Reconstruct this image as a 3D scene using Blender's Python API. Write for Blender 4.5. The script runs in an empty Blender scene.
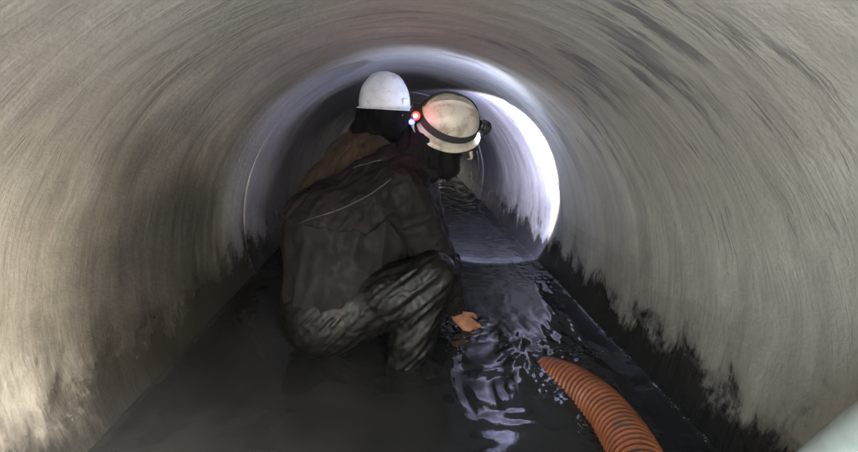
import bpy, math, random
import numpy as np
from mathutils import Vector, Matrix
from mathutils.bvhtree import BVHTree

random.seed(7)
rng = np.random.default_rng(7)
S = bpy.context.scene
COL = S.collection
R = 0.9                 # inner radius of the pipe
WZ = -0.257             # water level (pipe axis is z = 0, tunnel runs along +Y)

# ------------------------------------------------------------------ camera
F_PX, PITCH, YAW, ROLL = 426.0, 0.248, 0.07, 0.025
CAM = Vector((-0.037, 0.0, 0.635))
def cam_dir(u, w, v):
    cr, sr = math.cos(ROLL), math.sin(ROLL); u, v = u*cr - v*sr, u*sr + v*cr
    cp, sp = math.cos(PITCH), math.sin(PITCH); w, v = w*cp + v*sp, -w*sp + v*cp
    cy, sy = math.cos(YAW), math.sin(YAW); u, w = u*cy + w*sy, -u*sy + w*cy
    return Vector((u, w, v))
cam = bpy.data.objects.new('camera', bpy.data.cameras.new('camera'))
COL.objects.link(cam)
rx, fw, up = cam_dir(1, 0, 0), cam_dir(0, 1, 0), cam_dir(0, 0, 1)
m = Matrix((rx, up, -fw)).transposed().to_4x4(); m.translation = CAM
cam.matrix_world = m
cam.data.sensor_width = 36; cam.data.lens = F_PX / 858 * 36
cam.data.clip_start = 0.02; cam.data.clip_end = 500
S.camera = cam

# ------------------------------------------------------------------ sky, sun, exposure
SUN_EL, SUN_AZ = math.radians(36), math.radians(139)     # azimuth clockwise from +Y
w = bpy.data.worlds.new("World"); S.world = w; w.use_nodes = True
nt = w.node_tree; bg = nt.nodes['Background']
sky = nt.nodes.new('ShaderNodeTexSky'); sky.sky_type = 'NISHITA'; sky.sun_disc = False
sky.sun_elevation = SUN_EL; sky.sun_rotation = SUN_AZ
sky.air_density = 1.6; sky.dust_density = 2.5; sky.ozone_density = 1.0
nt.links.new(sky.outputs[0], bg.inputs[0]); bg.inputs[1].default_value = 0.15
sd = bpy.data.lights.new('sun', 'SUN'); sd.energy = 3.5; sd.angle = math.radians(22); sd.color = (1, .99, .985)
so = bpy.data.objects.new('sun', sd); COL.objects.link(so)
to_sun = Vector((math.sin(SUN_AZ)*math.cos(SUN_EL), math.cos(SUN_AZ)*math.cos(SUN_EL), math.sin(SUN_EL)))
so.rotation_euler = to_sun.to_track_quat('Z', 'Y').to_euler(); so.location = (0, -5, 6)
S.view_settings.view_transform = 'Standard'; S.view_settings.look = 'None'
S.view_settings.exposure = 3.65; S.view_settings.gamma = 1.0
S.cycles.max_bounces = 10; S.cycles.diffuse_bounces = 5; S.cycles.glossy_bounces = 4
S.cycles.use_denoising = True
S.cycles.sample_clamp_indirect = 4.0

# ------------------------------------------------------------------ helpers
def tag(o, label=None, cat=None, group=None, kind=None):
    if label: o['label'] = label
    if cat: o['category'] = cat
    if group: o['group'] = group
    if kind: o['kind'] = kind
    return o
def empty(name, loc):
    o = bpy.data.objects.new(name, None); o.empty_display_size = .1; o.location = loc; COL.objects.link(o); return o
def mesh_obj(name, V, Fq, mat, parent=None, smooth=True):
    """verts in world coordinates; a child keeps them there"""
    me = bpy.data.meshes.new(name)
    V = np.asarray(V, dtype=np.float32)
    if isinstance(Fq, np.ndarray):
        n, k = Fq.shape
        me.vertices.add(len(V)); me.vertices.foreach_set('co', V.ravel())
        me.loops.add(n*k); me.loops.foreach_set('vertex_index', Fq.astype(np.int32).ravel())
        me.polygons.add(n); me.polygons.foreach_set('loop_start', np.arange(0, n*k, k, dtype=np.int32))
        me.update(calc_edges=True)
    else:
        me.from_pydata([tuple(map(float, v)) for v in V], [], Fq); me.update()
    if smooth: me.polygons.foreach_set('use_smooth', np.ones(len(me.polygons), dtype=bool))
    me.materials.append(mat)
    o = bpy.data.objects.new(name, me); COL.objects.link(o)
    if parent is not None:
        o.parent = parent
        off = Vector((0, 0, 0)); p = parent
        while p is not None: off += p.location; p = p.parent
        me.transform(Matrix.Translation(-off))
    me.update()
    return o

# vectorised gradient noise ---------------------------------------------------
_perm = np.random.default_rng(3).permutation(256); _perm = np.concatenate([_perm, _perm, _perm])
_g = np.random.default_rng(4).normal(size=(256, 3)); _g /= np.linalg.norm(_g, axis=1)[:, None]
def noise3(x, y, z):
    x, y, z = np.broadcast_arrays(np.asarray(x, float), y, z)
    xi, yi, zi = np.floor(x).astype(int), np.floor(y).astype(int), np.floor(z).astype(int)
    xf, yf, zf = x-xi, y-yi, z-zi
    s = lambda t: t*t*t*(t*(t*6-15)+10)
    u, v, ww = s(xf), s(yf), s(zf)
    r = 0
    for i in (0, 1):
        for j in (0, 1):
            for k in (0, 1):
                h = _perm[_perm[_perm[(xi+i) & 255] + ((yi+j) & 255)] + ((zi+k) & 255)]
                g = _g[h]
                d = g[..., 0]*(xf-i) + g[..., 1]*(yf-j) + g[..., 2]*(zf-k)
                r = r + d*(u if i else 1-u)*(v if j else 1-v)*(ww if k else 1-ww)
    return r*1.6
def sstep(a, b, x):
    t = np.clip((x-a)/(b-a), 0, 1); return t*t*(3-2*t)

# implicit surfaces -> mesh (surface nets) -------------------------------------
def field_mesh(prims, h, k=0.03, cuts=(), pad=0.03):
    """prims: (a, b, ra, rb[, blend]) tapered capsules, or ('e', centre, radii, rot3x3[, blend])"""
    lo = np.full(3, 1e9); hi = -lo
    boxes = []
    for p in prims:
        if isinstance(p[0], str):
            c = np.array(p[1]); rr = max(p[2]); b0, b1 = c-rr, c+rr
        else:
            a, b = np.array(p[0]), np.array(p[1]); b0 = np.minimum(a-p[2], b-p[3]); b1 = np.maximum(a+p[2], b+p[3])
        boxes.append((b0, b1)); lo = np.minimum(lo, b0); hi = np.maximum(hi, b1)
    lo -= pad; hi += pad
    n = np.ceil((hi-lo)/h).astype(int)+1
    F = np.full(n, 1.0, dtype=np.float32)
    ax = [lo[i]+h*np.arange(n[i]) for i in range(3)]
    for p, (b0, b1) in zip(prims, boxes):
        m_ = pad+.005
        i0 = np.maximum(((b0-m_-lo)/h).astype(int), 0); i1 = np.minimum(((b1+m_-lo)/h).astype(int)+2, n)
        sl = tuple(slice(i0[i], i1[i]) for i in range(3))
        X, Y, Z = np.meshgrid(ax[0][sl[0]], ax[1][sl[1]], ax[2][sl[2]], indexing='ij', sparse=False)
        P = np.stack([X, Y, Z], -1)
        if isinstance(p[0], str):
            c, rr, Q = np.array(p[1]), np.array(p[2]), np.array(p[3]) if p[3] is not None else np.eye(3)
            L = (P-c) @ Q       # Q columns = local axes
            q = np.linalg.norm(L/rr, axis=-1); g = np.linalg.norm(L/(rr*rr), axis=-1)+1e-6
            d = q*(q-1)/g; kk = p[4] if len(p) > 4 else k
        else:
            a, b = np.array(p[0], float), np.array(p[1], float); ab = b-a
            t = np.clip(((P-a)@ab)/max(ab@ab, 1e-9), 0, 1)
            d = np.linalg.norm(P-(a+t[..., None]*ab), axis=-1) - (p[2]+(p[3]-p[2])*t)
            kk = p[4] if len(p) > 4 else k
        f = F[sl]
        hh = np.clip(.5+.5*(f-d)/kk, 0, 1)
        F[sl] = f*(1-hh)+d*hh - kk*hh*(1-hh)
    for c, nrm in cuts:      # keep the side the normal points away from
        c, nrm = np.array(c, float), np.array(nrm, float); nrm /= np.linalg.norm(nrm)
        D = ((ax[0]-c[0])*nrm[0])[:, None, None] + ((ax[1]-c[1])*nrm[1])[None, :, None] + ((ax[2]-c[2])*nrm[2])[None, None, :]
        F = np.maximum(F, D.astype(np.float32))
    return nets(F, lo, h)
def nets(F, lo, h):
    F[[0, -1]] = 1; F[:, [0, -1]] = 1; F[:, :, [0, -1]] = 1
    ins = F < 0
    n = np.array(F.shape)
    cnt = np.zeros(n-1, dtype=np.int8); acc = np.zeros(tuple(n-1)+(3,), dtype=np.float32)
    def cs(o): return tuple(slice(o[i], o[i]+n[i]-1) for i in range(3))
    for axis in range(3):
        for o1 in (0, 1):
            for o2 in (0, 1):
                off = [0, 0, 0]; others = [i for i in range(3) if i != axis]
                off[others[0]] = o1; off[others[1]] = o2
                off2 = list(off); off2[axis] = 1
                A, B = F[cs(off)], F[cs(off2)]
                cr = (A < 0) != (B < 0)
                idx = np.nonzero(cr)
                a, b = A[idx], B[idx]; t = a/(a-b)
                pos = np.tile(np.array(off, dtype=np.float32), (len(t), 1)); pos[:, axis] = t
                acc[idx] += pos; cnt[idx] += 1
    act = cnt > 0; ids = np.full(act.shape, -1, dtype=np.int32); ids[act] = np.arange(act.sum())
    cell = np.argwhere(act)
    V = lo + h*(cell + acc[act]/cnt[act][:, None])
    faces = []
    for axis in range(3):
        sl0 = [slice(1, -1)]*3; sl1 = [slice(1, -1)]*3
        sl0[axis] = slice(0, -1); sl1[axis] = slice(1, None)
        A, B = ins[tuple(sl0)], ins[tuple(sl1)]
        idx = np.argwhere(A != B); fl = A[A != B]
        base = idx.copy()
        for i in range(3):
            if i != axis: base[:, i] += 1
        o1, o2 = [i for i in range(3) if i != axis]
        def g(d1, d2):
            q = base.copy(); q[:, o1] -= d1; q[:, o2] -= d2
            return ids[q[:, 0], q[:, 1], q[:, 2]]
        q = np.stack([g(1, 1), g(0, 1), g(0, 0), g(1, 0)], 1)
        flip = fl if axis != 1 else ~fl
        q[~flip] = q[~flip][:, ::-1]
        faces.append(q)
    Fc = np.concatenate(faces)
    Fc = Fc[(Fc >= 0).all(1)]
    return V, Fc
def vnormals(V, Fc):
    a = V[Fc[:, 2]]-V[Fc[:, 0]]; b = V[Fc[:, 3]]-V[Fc[:, 1]]
    n = np.cross(a, b); N = np.zeros_like(V)
    for i in range(4): np.add.at(N, Fc[:, i], n)
    return N/(np.linalg.norm(N, axis=1)[:, None]+1e-12)
def relax(V, Fc, it=2):
    for _ in range(it):
        A = np.zeros_like(V); c = np.zeros(len(V))
        for i in range(4):
            for j in (1, 3):
                np.add.at(A, Fc[:, i], V[Fc[:, (i+j) % 4]]); np.add.at(c, Fc[:, i], 1)
        V = V*.4 + .6*A/np.maximum(c, 1)[:, None]
    return V
def folds(V, N, amp, long_dir, fl, fs, warp=.22, seed=0.0, mask=None):
    """real cloth folds: ridged noise stretched along long_dir, pushed along the normals"""
    d = np.array(long_dir, float); d /= np.linalg.norm(d)
    t = V@d; P = V - t[:, None]*d
    wx = noise3(V[:, 0]*7+seed, V[:, 1]*7, V[:, 2]*7)*warp
    n = noise3(P[:, 0]*fs+d[0]*t*fl+wx+seed, P[:, 1]*fs+d[1]*t*fl+wx, P[:, 2]*fs+d[2]*t*fl)
    n2 = noise3(V[:, 0]*fs*2.1+seed+9, V[:, 1]*fs*2.1, V[:, 2]*fs*2.1)
    r = (1-np.abs(n)*2.2)*.8 + n2*.35 - .35
    if mask is not None: r = r*mask
    return V + N*(amp*r)[:, None]

def tube(path, rad, seg=14, rprof=None, caps=True):
    P = np.array(path, float); n = len(P)
    T = np.gradient(P, axis=0); T /= np.linalg.norm(T, axis=1)[:, None]
    up_ = np.array([0, 0, 1.]) if abs(T[0][2]) < .9 else np.array([1., 0, 0])
    V = []; nrm = np.cross(T[0], up_); nrm /= np.linalg.norm(nrm)
    for i in range(n):
        nrm = nrm - T[i]*(nrm@T[i]); nrm /= np.linalg.norm(nrm); bn = np.cross(T[i], nrm)
        r = rad if rprof is None else rprof[i]
        for j in range(seg):
            a = 2*math.pi*j/seg; V.append(P[i]+r*(math.cos(a)*nrm+math.sin(a)*bn))
    Fc = [(i*seg+j, i*seg+(j+1) % seg, (i+1)*seg+(j+1) % seg, (i+1)*seg+j) for i in range(n-1) for j in range(seg)]
    if caps: Fc += [tuple(range(seg))[::-1], tuple((n-1)*seg+j for j in range(seg))]
    return V, Fc
def spline(pts, n):
    pts = np.array(pts, float); m_ = len(pts)
    ext = np.vstack([2*pts[0]-pts[1], pts, 2*pts[-1]-pts[-2]])
    out = []
    for s in np.linspace(0, m_-1-1e-6, n):
        i = int(s); t = s-i; p0, p1, p2, p3 = ext[i:i+4]
        out.append(.5*((2*p1)+(-p0+p2)*t+(2*p0-5*p1+4*p2-p3)*t*t+(-p0+3*p1-3*p2+p3)*t**3))
    return np.array(out)

# ------------------------------------------------------------------ material helpers
class NB:
    def __init__(s, name):
        s.m = bpy.data.materials.new(name); s.m.use_nodes = True; s.t = s.m.node_tree
        s.b = s.t.nodes['Principled BSDF']; s.out = s.t.nodes['Material Output']
    def n(s, typ, **kw):
        x = s.t.nodes.new(typ)
        for k_, v in kw.items(): setattr(x, k_, v)
        return x
    def put(s, sock, v):
        if hasattr(v, 'links') or isinstance(v, bpy.types.NodeSocket): s.t.links.new(v, sock)
        elif v is not None: sock.default_value = v
    def math(s, op, a, b=None, c=None, clamp=False):
        x = s.n('ShaderNodeMath', operation=op, use_clamp=clamp)
        s.put(x.inputs[0], a)
        if b is not None: s.put(x.inputs[1], b)
        if c is not None: s.put(x.inputs[2], c)
        return x.outputs[0]
    def ramp(s, v, a, b, lo=0.0, hi=1.0, smooth=True):
        x = s.n('ShaderNodeMapRange'); x.interpolation_type = 'SMOOTHSTEP' if smooth else 'LINEAR'
        s.put(x.inputs[0], v); s.put(x.inputs[1], a); s.put(x.inputs[2], b); s.put(x.inputs[3], lo); s.put(x.inputs[4], hi)
        return x.outputs[0]
    def noise(s, vec, scale, detail=3, rough=.5, dist=0.0):
        x = s.n('ShaderNodeTexNoise'); s.put(x.inputs['Vector'], vec); x.inputs['Scale'].default_value = scale
        x.inputs['Detail'].default_value = detail; x.inputs['Roughness'].default_value = rough; x.inputs['Distortion'].default_value = dist
        return x.outputs[0]
    def comb(s, a, b, c):
        x = s.n('ShaderNodeCombineXYZ'); s.put(x.inputs[0], a); s.put(x.inputs[1], b); s.put(x.inputs[2], c); return x.outputs[0]
    def mix(s, f, a, b):
        x = s.n('ShaderNodeMix', data_type='RGBA'); s.put(x.inputs[0], f)
        s.put(x.inputs[6], a if not isinstance(a, tuple) else (*a, 1) if len(a) == 3 else a)
        s.put(x.inputs[7], b if not isinstance(b, tuple) else (*b, 1) if len(b) == 3 else b)
        return x.outputs[2]
    def bump(s, h, strength=.4, dist=.01, normal=None):
        x = s.n('ShaderNodeBump'); x.inputs['Strength'].default_value = strength; x.inputs['Distance'].default_value = dist
        s.put(x.inputs['Height'], h)
        if normal is not None: s.put(x.inputs['Normal'], normal)
        s.t.links.new(x.outputs[0], s.b.inputs['Normal']); return x.outputs[0]
    def set(s, **kw):
        for k_, v in kw.items():
            k_ = k_.replace('_', ' ')
            if isinstance(v, tuple) and len(v) == 3: v = (*v, 1)
            s.put(s.b.inputs[k_], v)
def simple(name, col, rough=.6, var=.25, scale=20, bump=.2, metal=0, spec=.5, bscale=None, **kw):
    b = NB(name); geo = b.n('ShaderNodeNewGeometry'); pos = geo.outputs['Position']
    n1 = b.noise(pos, scale, 5, .6)
    dark = tuple(c*(1-var) for c in col); lite = tuple(min(1, c*(1+var)) for c in col)
    b.set(Base_Color=b.mix(b.ramp(n1, .3, .7), dark, lite), Roughness=b.ramp(n1, .3, .7, rough*.85, min(1, rough*1.15)), Metallic=metal)
    b.b.inputs['Specular IOR Level'].default_value = spec
    for k_, v in kw.items(): b.put(b.b.inputs[k_.replace('_', ' ')], v)
    if bump: b.bump(b.noise(pos, bscale or scale*8, 4, .6), bump, .003)
    return b.m

# ---- concrete of the pipe
def concrete():
    b = NB('pipe_concrete'); pos = b.n('ShaderNodeNewGeometry').outputs['Position']
    sep = b.n('ShaderNodeSeparateXYZ'); b.put(sep.inputs[0], pos); x, y, z = sep.outputs
    ang = b.math('MULTIPLY', b.math('ARCTAN2', x, z), R)             # arc length round the pipe, seam at the invert
    arc = b.comb(ang, y, 0)
    # circumferential trowel streaks, slightly skewed so they do not look ruled
    yw = b.math('ADD', y, b.math('MULTIPLY', b.noise(arc, .9, 2), .16))
    yw = b.math('ADD', yw, b.math('MULTIPLY', ang, .06)); yw = b.math('ADD', yw, b.math('MULTIPLY', b.noise(b.comb(b.math('MULTIPLY', ang, 2.0), b.math('MULTIPLY', y, 5), 4.4), 1, 4, .6), .07))
    patchy = b.ramp(b.noise(arc, 4.2, 5, .62), .35, .66)
    fine = b.noise(b.comb(b.math('MULTIPLY', ang, 2.2), b.math('MULTIPLY', yw, 60), 0), 1, 5, .65)
    mid = b.noise(b.comb(b.math('MULTIPLY', ang, 1.3), b.math('MULTIPLY', yw, 13), 3.1), 1, 4, .6)
    dash = b.noise(b.comb(b.math('MULTIPLY', ang, 3.0), b.math('MULTIPLY', yw, 19), 7.7), 1, 7, .66, .25)
    big = b.noise(arc, 1.5, 4, .55, .4)
    blot = b.noise(pos, 4.5, 5, .6)
    grain = b.noise(pos, 90, 4, .7)
    col = b.mix(b.ramp(big, .3, .7), (.305, .292, .256), (.410, .394, .348))
    col = b.mix(b.math('MULTIPLY', b.ramp(mid, .38, .68), b.ramp(patchy, 0, 1, .42, .22)), col, (.235, .222, .20))
    col = b.mix(b.math('MULTIPLY', b.ramp(blot, .55, .75), .5), col, (.48, .465, .42))
    col = b.mix(b.math('MULTIPLY', b.math('MULTIPLY', b.ramp(fine, .45, .75), patchy), .42), col, (.19, .18, .165))
    # dark slurry dashes on the upper part
    dash2 = b.noise(b.comb(b.math('MULTIPLY', ang, 4.5), b.math('MULTIPLY', yw, 62), 2.7), 1, 6, .7, .2)
    upm = b.math('MULTIPLY', b.ramp(z, .30, .62), b.ramp(b.noise(arc, 3.1, 3, .5), .42, .60))
    dm = b.math('MAXIMUM', b.math('MULTIPLY', b.ramp(dash, .515, .62), upm), b.math('MULTIPLY', b.ramp(dash2, .57, .66), b.math('MULTIPLY', b.ramp(z, .1, .6), b.ramp(b.noise(arc, 5.1, 3, .5), .42, .62))))
    col = b.mix(b.math('MULTIPLY', dm, b.ramp(x, -.2, .35, .40, .90)), col, (.115, .108, .112))
    # lamp glow painted over pale mortar, bluish, strongest at left, round the pipe joint at y = 2.35
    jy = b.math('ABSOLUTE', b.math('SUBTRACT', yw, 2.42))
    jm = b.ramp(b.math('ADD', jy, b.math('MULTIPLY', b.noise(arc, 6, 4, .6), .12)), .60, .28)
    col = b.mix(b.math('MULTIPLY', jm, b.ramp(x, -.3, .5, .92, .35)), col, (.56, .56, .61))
    # rub marks low on the left wall, pale
    low = b.math('MULTIPLY', b.ramp(x, -.55, -.8), b.ramp(y, 1.7, .8))
    rub = b.noise(b.comb(b.math('MULTIPLY', ang, 3.2), b.math('MULTIPLY', yw, 9), 11), 1, 4, .6, .6)
    col = b.mix(b.math('MULTIPLY', b.math('MULTIPLY', low, b.ramp(rub, .5, .68)), .6), col, (.50, .49, .44))
    # wet / dirty tide line with drips running up from the water
    dn = b.noise(b.comb(b.math('MULTIPLY', y, 7), b.math('MULTIPLY', z, 5.0), 2.0), 1, 6, .62, .5)
    dn2 = b.noise(b.comb(b.math('MULTIPLY', y, 60), b.math('MULTIPLY', z, 14), 5.0), 1, 5, .7, .3)
    side = b.ramp(x, -.2, .2, .0, -.0)
    hgt = b.math('ADD', b.math('MULTIPLY', b.math('SUBTRACT', dn, .40), .50), b.math('MULTIPLY', b.math('SUBTRACT', dn2, .5), .22))
    edge = b.math('SUBTRACT', b.math('SUBTRACT', z, b.ramp(x, -.2, .2, WZ+.06, WZ+.055)), hgt)
    wet = b.math('MULTIPLY', b.ramp(edge, b.ramp(x, -.2, .2, .28, .13), b.ramp(x, -.2, .2, -.06, .0)), b.ramp(b.math('ADD', edge, b.math('MULTIPLY', b.noise(pos, 22, 5, .7), -.25)), .06, -.08, .62, 1.0))
    damp = b.ramp(edge, .50, .02)
    # splashes: small dark specks above the tide line, mostly on the right by the joint
    vor = b.n('ShaderNodeTexVoronoi'); vor.inputs['Scale'].default_value = 1
    b.put(vor.inputs['Vector'], b.comb(b.math('MULTIPLY', y, 34), b.math('MULTIPLY', z, 17), 0))
    sp = b.math('MULTIPLY', b.ramp(vor.outputs['Distance'], .26, .16), b.math('MULTIPLY', b.ramp(z, .22, -.12), b.ramp(b.noise(arc, 9, 2), .5, .62)))
    col = b.mix(b.math('MULTIPLY', damp, .68), col, (.13, .12, .10))
    # darker, smoother stretch of the left wall by the worker
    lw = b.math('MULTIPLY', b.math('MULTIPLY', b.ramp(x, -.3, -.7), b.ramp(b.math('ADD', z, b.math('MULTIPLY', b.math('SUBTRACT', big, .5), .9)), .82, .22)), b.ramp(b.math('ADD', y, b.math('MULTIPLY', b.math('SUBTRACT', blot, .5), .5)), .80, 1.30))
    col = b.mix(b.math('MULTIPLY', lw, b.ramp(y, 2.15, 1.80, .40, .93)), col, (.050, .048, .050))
    col = b.mix(b.math('MAXIMUM', wet, b.math('MULTIPLY', sp, .8)), col, (.022, .021, .019))
    # unlit wall further in, shade painted into the colour: left side and crown from y = 2.8, right side from y = 3.6
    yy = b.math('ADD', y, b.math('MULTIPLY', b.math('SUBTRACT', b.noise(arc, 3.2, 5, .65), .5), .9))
    lshade = b.math('MULTIPLY', b.ramp(yy, 2.65, 3.15), b.ramp(x, .62, .25))
    rshade = b.ramp(yy, 3.65, 4.25)
    col = b.mix(b.math('MULTIPLY', b.math('MAXIMUM', b.math('MULTIPLY', lshade, 1.12), rshade), .80), col, (.055, .050, .052))
    # thin mineral runs down the wall
    run = b.noise(b.comb(b.math('MULTIPLY', y, 24), b.math('MULTIPLY', ang, 1.1), 13), 1, 3, .5)
    col = b.mix(b.math('MULTIPLY', b.math('MULTIPLY', b.ramp(run, .66, .74), b.ramp(blot, .4, .6)), .35), col, (.55, .54, .50))
    # old level lines left by higher water
    lv = b.math('ADD', z, b.math('MULTIPLY', b.math('SUBTRACT', b.noise(b.comb(y, 0, 3), 2.5, 5, .7), .5), .09))
    for lz, am in ((.17, .34), (.29, .22), (.345, .16)):
        ln = b.ramp(b.math('ABSOLUTE', b.math('SUBTRACT', lv, WZ+lz)), .013, .002)
        col = b.mix(b.math('MULTIPLY', b.math('MULTIPLY', ln, am), b.ramp(b.noise(arc, 8, 4, .6), .40, .6)), col, (.10, .085, .065))
    # pores
    v2 = b.n('ShaderNodeTexVoronoi'); v2.inputs['Scale'].default_value = 38; b.put(v2.inputs['Vector'], pos)
    v2.inputs['Randomness'].default_value = 1.0
    pore = b.math('MULTIPLY', b.ramp(b.math('ADD', v2.outputs['Distance'], b.math('MULTIPLY', b.noise(pos, 150, 3), .16)), .20, .13), b.ramp(b.noise(pos, 7, 3, .7), .60, .68))
    col = b.mix(b.math('MULTIPLY', pore, .6), col, (.07, .065, .06))
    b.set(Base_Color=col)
    ro = b.ramp(b.math('MAXIMUM', damp, lw), 0, 1, .62, .34)
    ro = b.math('SUBTRACT', ro, b.math('MULTIPLY', wet, .10))
    b.set(Roughness=b.math('ADD', ro, b.math('MULTIPLY', b.math('SUBTRACT', blot, .5), .25)))
    h = b.math('ADD', b.math('MULTIPLY', b.math('MULTIPLY', fine, patchy), .9), b.math('MULTIPLY', grain, .30)); h = b.math('ADD', h, b.math('MULTIPLY', b.noise(pos, 28, 5, .65), .5))
    h = b.math('ADD', h, b.math('MULTIPLY', mid, 1.2)); h = b.math('SUBTRACT', h, b.math('MULTIPLY', pore, .9))
    h = b.math('ADD', h, b.math('MULTIPLY', dm, .5))
    b.bump(h, .55, .006)
    return b.m
M = {}
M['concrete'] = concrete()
M['outer'] = simple('weathered_concrete', (.33, .31, .27), .8, .2, 6)
M['gravel'] = simple('pale_gravel', (.68, .68, .69), .9, .3, 9, .8, bscale=40)
M['silt'] = simple('silt', (.06, .05, .04), .8)

# ------------------------------------------------------------------ pipe (setting)
def pipe_section(y0, y1, parent, dr=0.0, dx=0.0, dz=0.0, seed=0.0, step=.02):
    seg = 220
    ys = [y0, y0+.004] + list(np.arange(y0+.012, y1-.012, step)) + [y1-.004, y1]
    V = []; n = len(ys)
    A = np.linspace(0, 2*np.pi, seg, endpoint=False)
    for i, y in enumerate(ys):
        e = .0045 if i in (0, n-1) else (.001 if i in (1, n-2) else 0)     # worn arris at each end
        r = R+dr+e + .0035*noise3(np.cos(A)*2.2+seed, np.sin(A)*2.2, y*7) + .0016*noise3(np.cos(A)*3+seed, np.sin(A)*3, y*26)
        V.append(np.stack([dx+r*np.sin(A), np.full(seg, y), dz+r*np.cos(A)], 1))
    Fc = [(i*seg+j, (i+1)*seg+j, (i+1)*seg+(j+1) % seg, i*seg+(j+1) % seg) for i in range(n-1) for j in range(seg)]
    o = len(V)*seg                                                      # outer skin and end faces: a real wall 11 cm thick
    for y in (y0, y1): V.append(np.stack([dx+(R+.11)*np.sin(A), np.full(seg, y), dz+(R+.11)*np.cos(A)], 1))
    for j in range(seg):
        k = (j+1) % seg
        Fc += [(o+j, o+k, o+seg+k, o+seg+j), (j, k, o+k, o+j), ((n-1)*seg+k, (n-1)*seg+j, o+seg+j, o+seg+k)]
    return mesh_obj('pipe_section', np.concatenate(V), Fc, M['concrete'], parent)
tun = empty('tunnel', (0, 0, 0)); tag(tun, 'round concrete drain pipe that everything in the photo is inside', kind='structure')
Y_OPEN = -0.30
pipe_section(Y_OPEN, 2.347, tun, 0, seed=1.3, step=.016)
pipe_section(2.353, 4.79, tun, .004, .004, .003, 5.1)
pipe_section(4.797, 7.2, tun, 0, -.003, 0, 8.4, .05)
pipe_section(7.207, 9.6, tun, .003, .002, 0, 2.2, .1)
# manhole chamber at the far end, shaped for its daylight; added lid slabs trim it
def box_faces(x0, x1, y0, y1, z0, z1):
    V = [(x, y, z) for x in (x0, x1) for y in (y0, y1) for z in (z0, z1)]
    return V, [(0, 1, 3, 2), (4, 6, 7, 5), (0, 4, 5, 1), (2, 3, 7, 6), (0, 2, 6, 4), (1, 5, 7, 3)]
for bx in ((-1.1, 1.1, 10.9, 11.1, -1.0, 2.2), (-1.3, -1.102, 9.62, 11.1, -1.0, 2.2), (1.102, 1.3, 9.62, 11.1, -1.0, 2.2), (-1.1, 1.1, 9.45, 9.61, 1.015, 2.2), (-1.3, 1.3, 9.62, 10.30, 2.202, 2.35), (-1.3, .1, 10.302, 11.1, 2.202, 2.35)):
    V, Fc = box_faces(*bx); mesh_obj('chamber_slab', V, Fc, M['outer'], tun, smooth=False)
# unseen ground outside the open end, made pale to bounce sun onto the crown
xs = np.concatenate([-np.geomspace(60, .3, 24), np.linspace(-.2, .2, 3), np.geomspace(.3, 60, 24)]); ysg = np.concatenate([-np.geomspace(60, .6, 24), [-.5, 2, 8, 14, 20, 60]])
gx, gy = np.meshgrid(xs, ysg, indexing='ij')
gz = -1.06 + .62*sstep(.9, 1.3, np.abs(gx))*(gy < -.4) + .03*noise3(gx*1.3, gy*1.3, 0)
gn = np.arange(gx.size).reshape(gx.shape)
Fq = np.stack([gn[:-1, :-1].ravel(), gn[1:, :-1].ravel(), gn[1:, 1:].ravel(), gn[:-1, 1:].ravel()], 1)
tag(mesh_obj('ground', np.stack([gx.ravel(), gy.ravel(), gz.ravel()], 1), Fq, M['gravel']), kind='structure')
# silt bed the workers stand on
A = np.linspace(-1.02, 1.02, 24); ysb = np.linspace(-.3, 10.85, 60)
gx, gy = np.meshgrid(A*.78, ysb, indexing='ij'); gz = -.425 + .012*noise3(gx*5, gy*5, 1)
gn = np.arange(gx.size).reshape(gx.shape)
Fq = np.stack([gn[:-1, :-1].ravel(), gn[1:, :-1].ravel(), gn[1:, 1:].ravel(), gn[:-1, 1:].ravel()], 1)
tag(mesh_obj('silt_bed', np.stack([gx.ravel(), gy.ravel(), gz.ravel()], 1), Fq, M['silt']), kind='structure')

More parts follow.
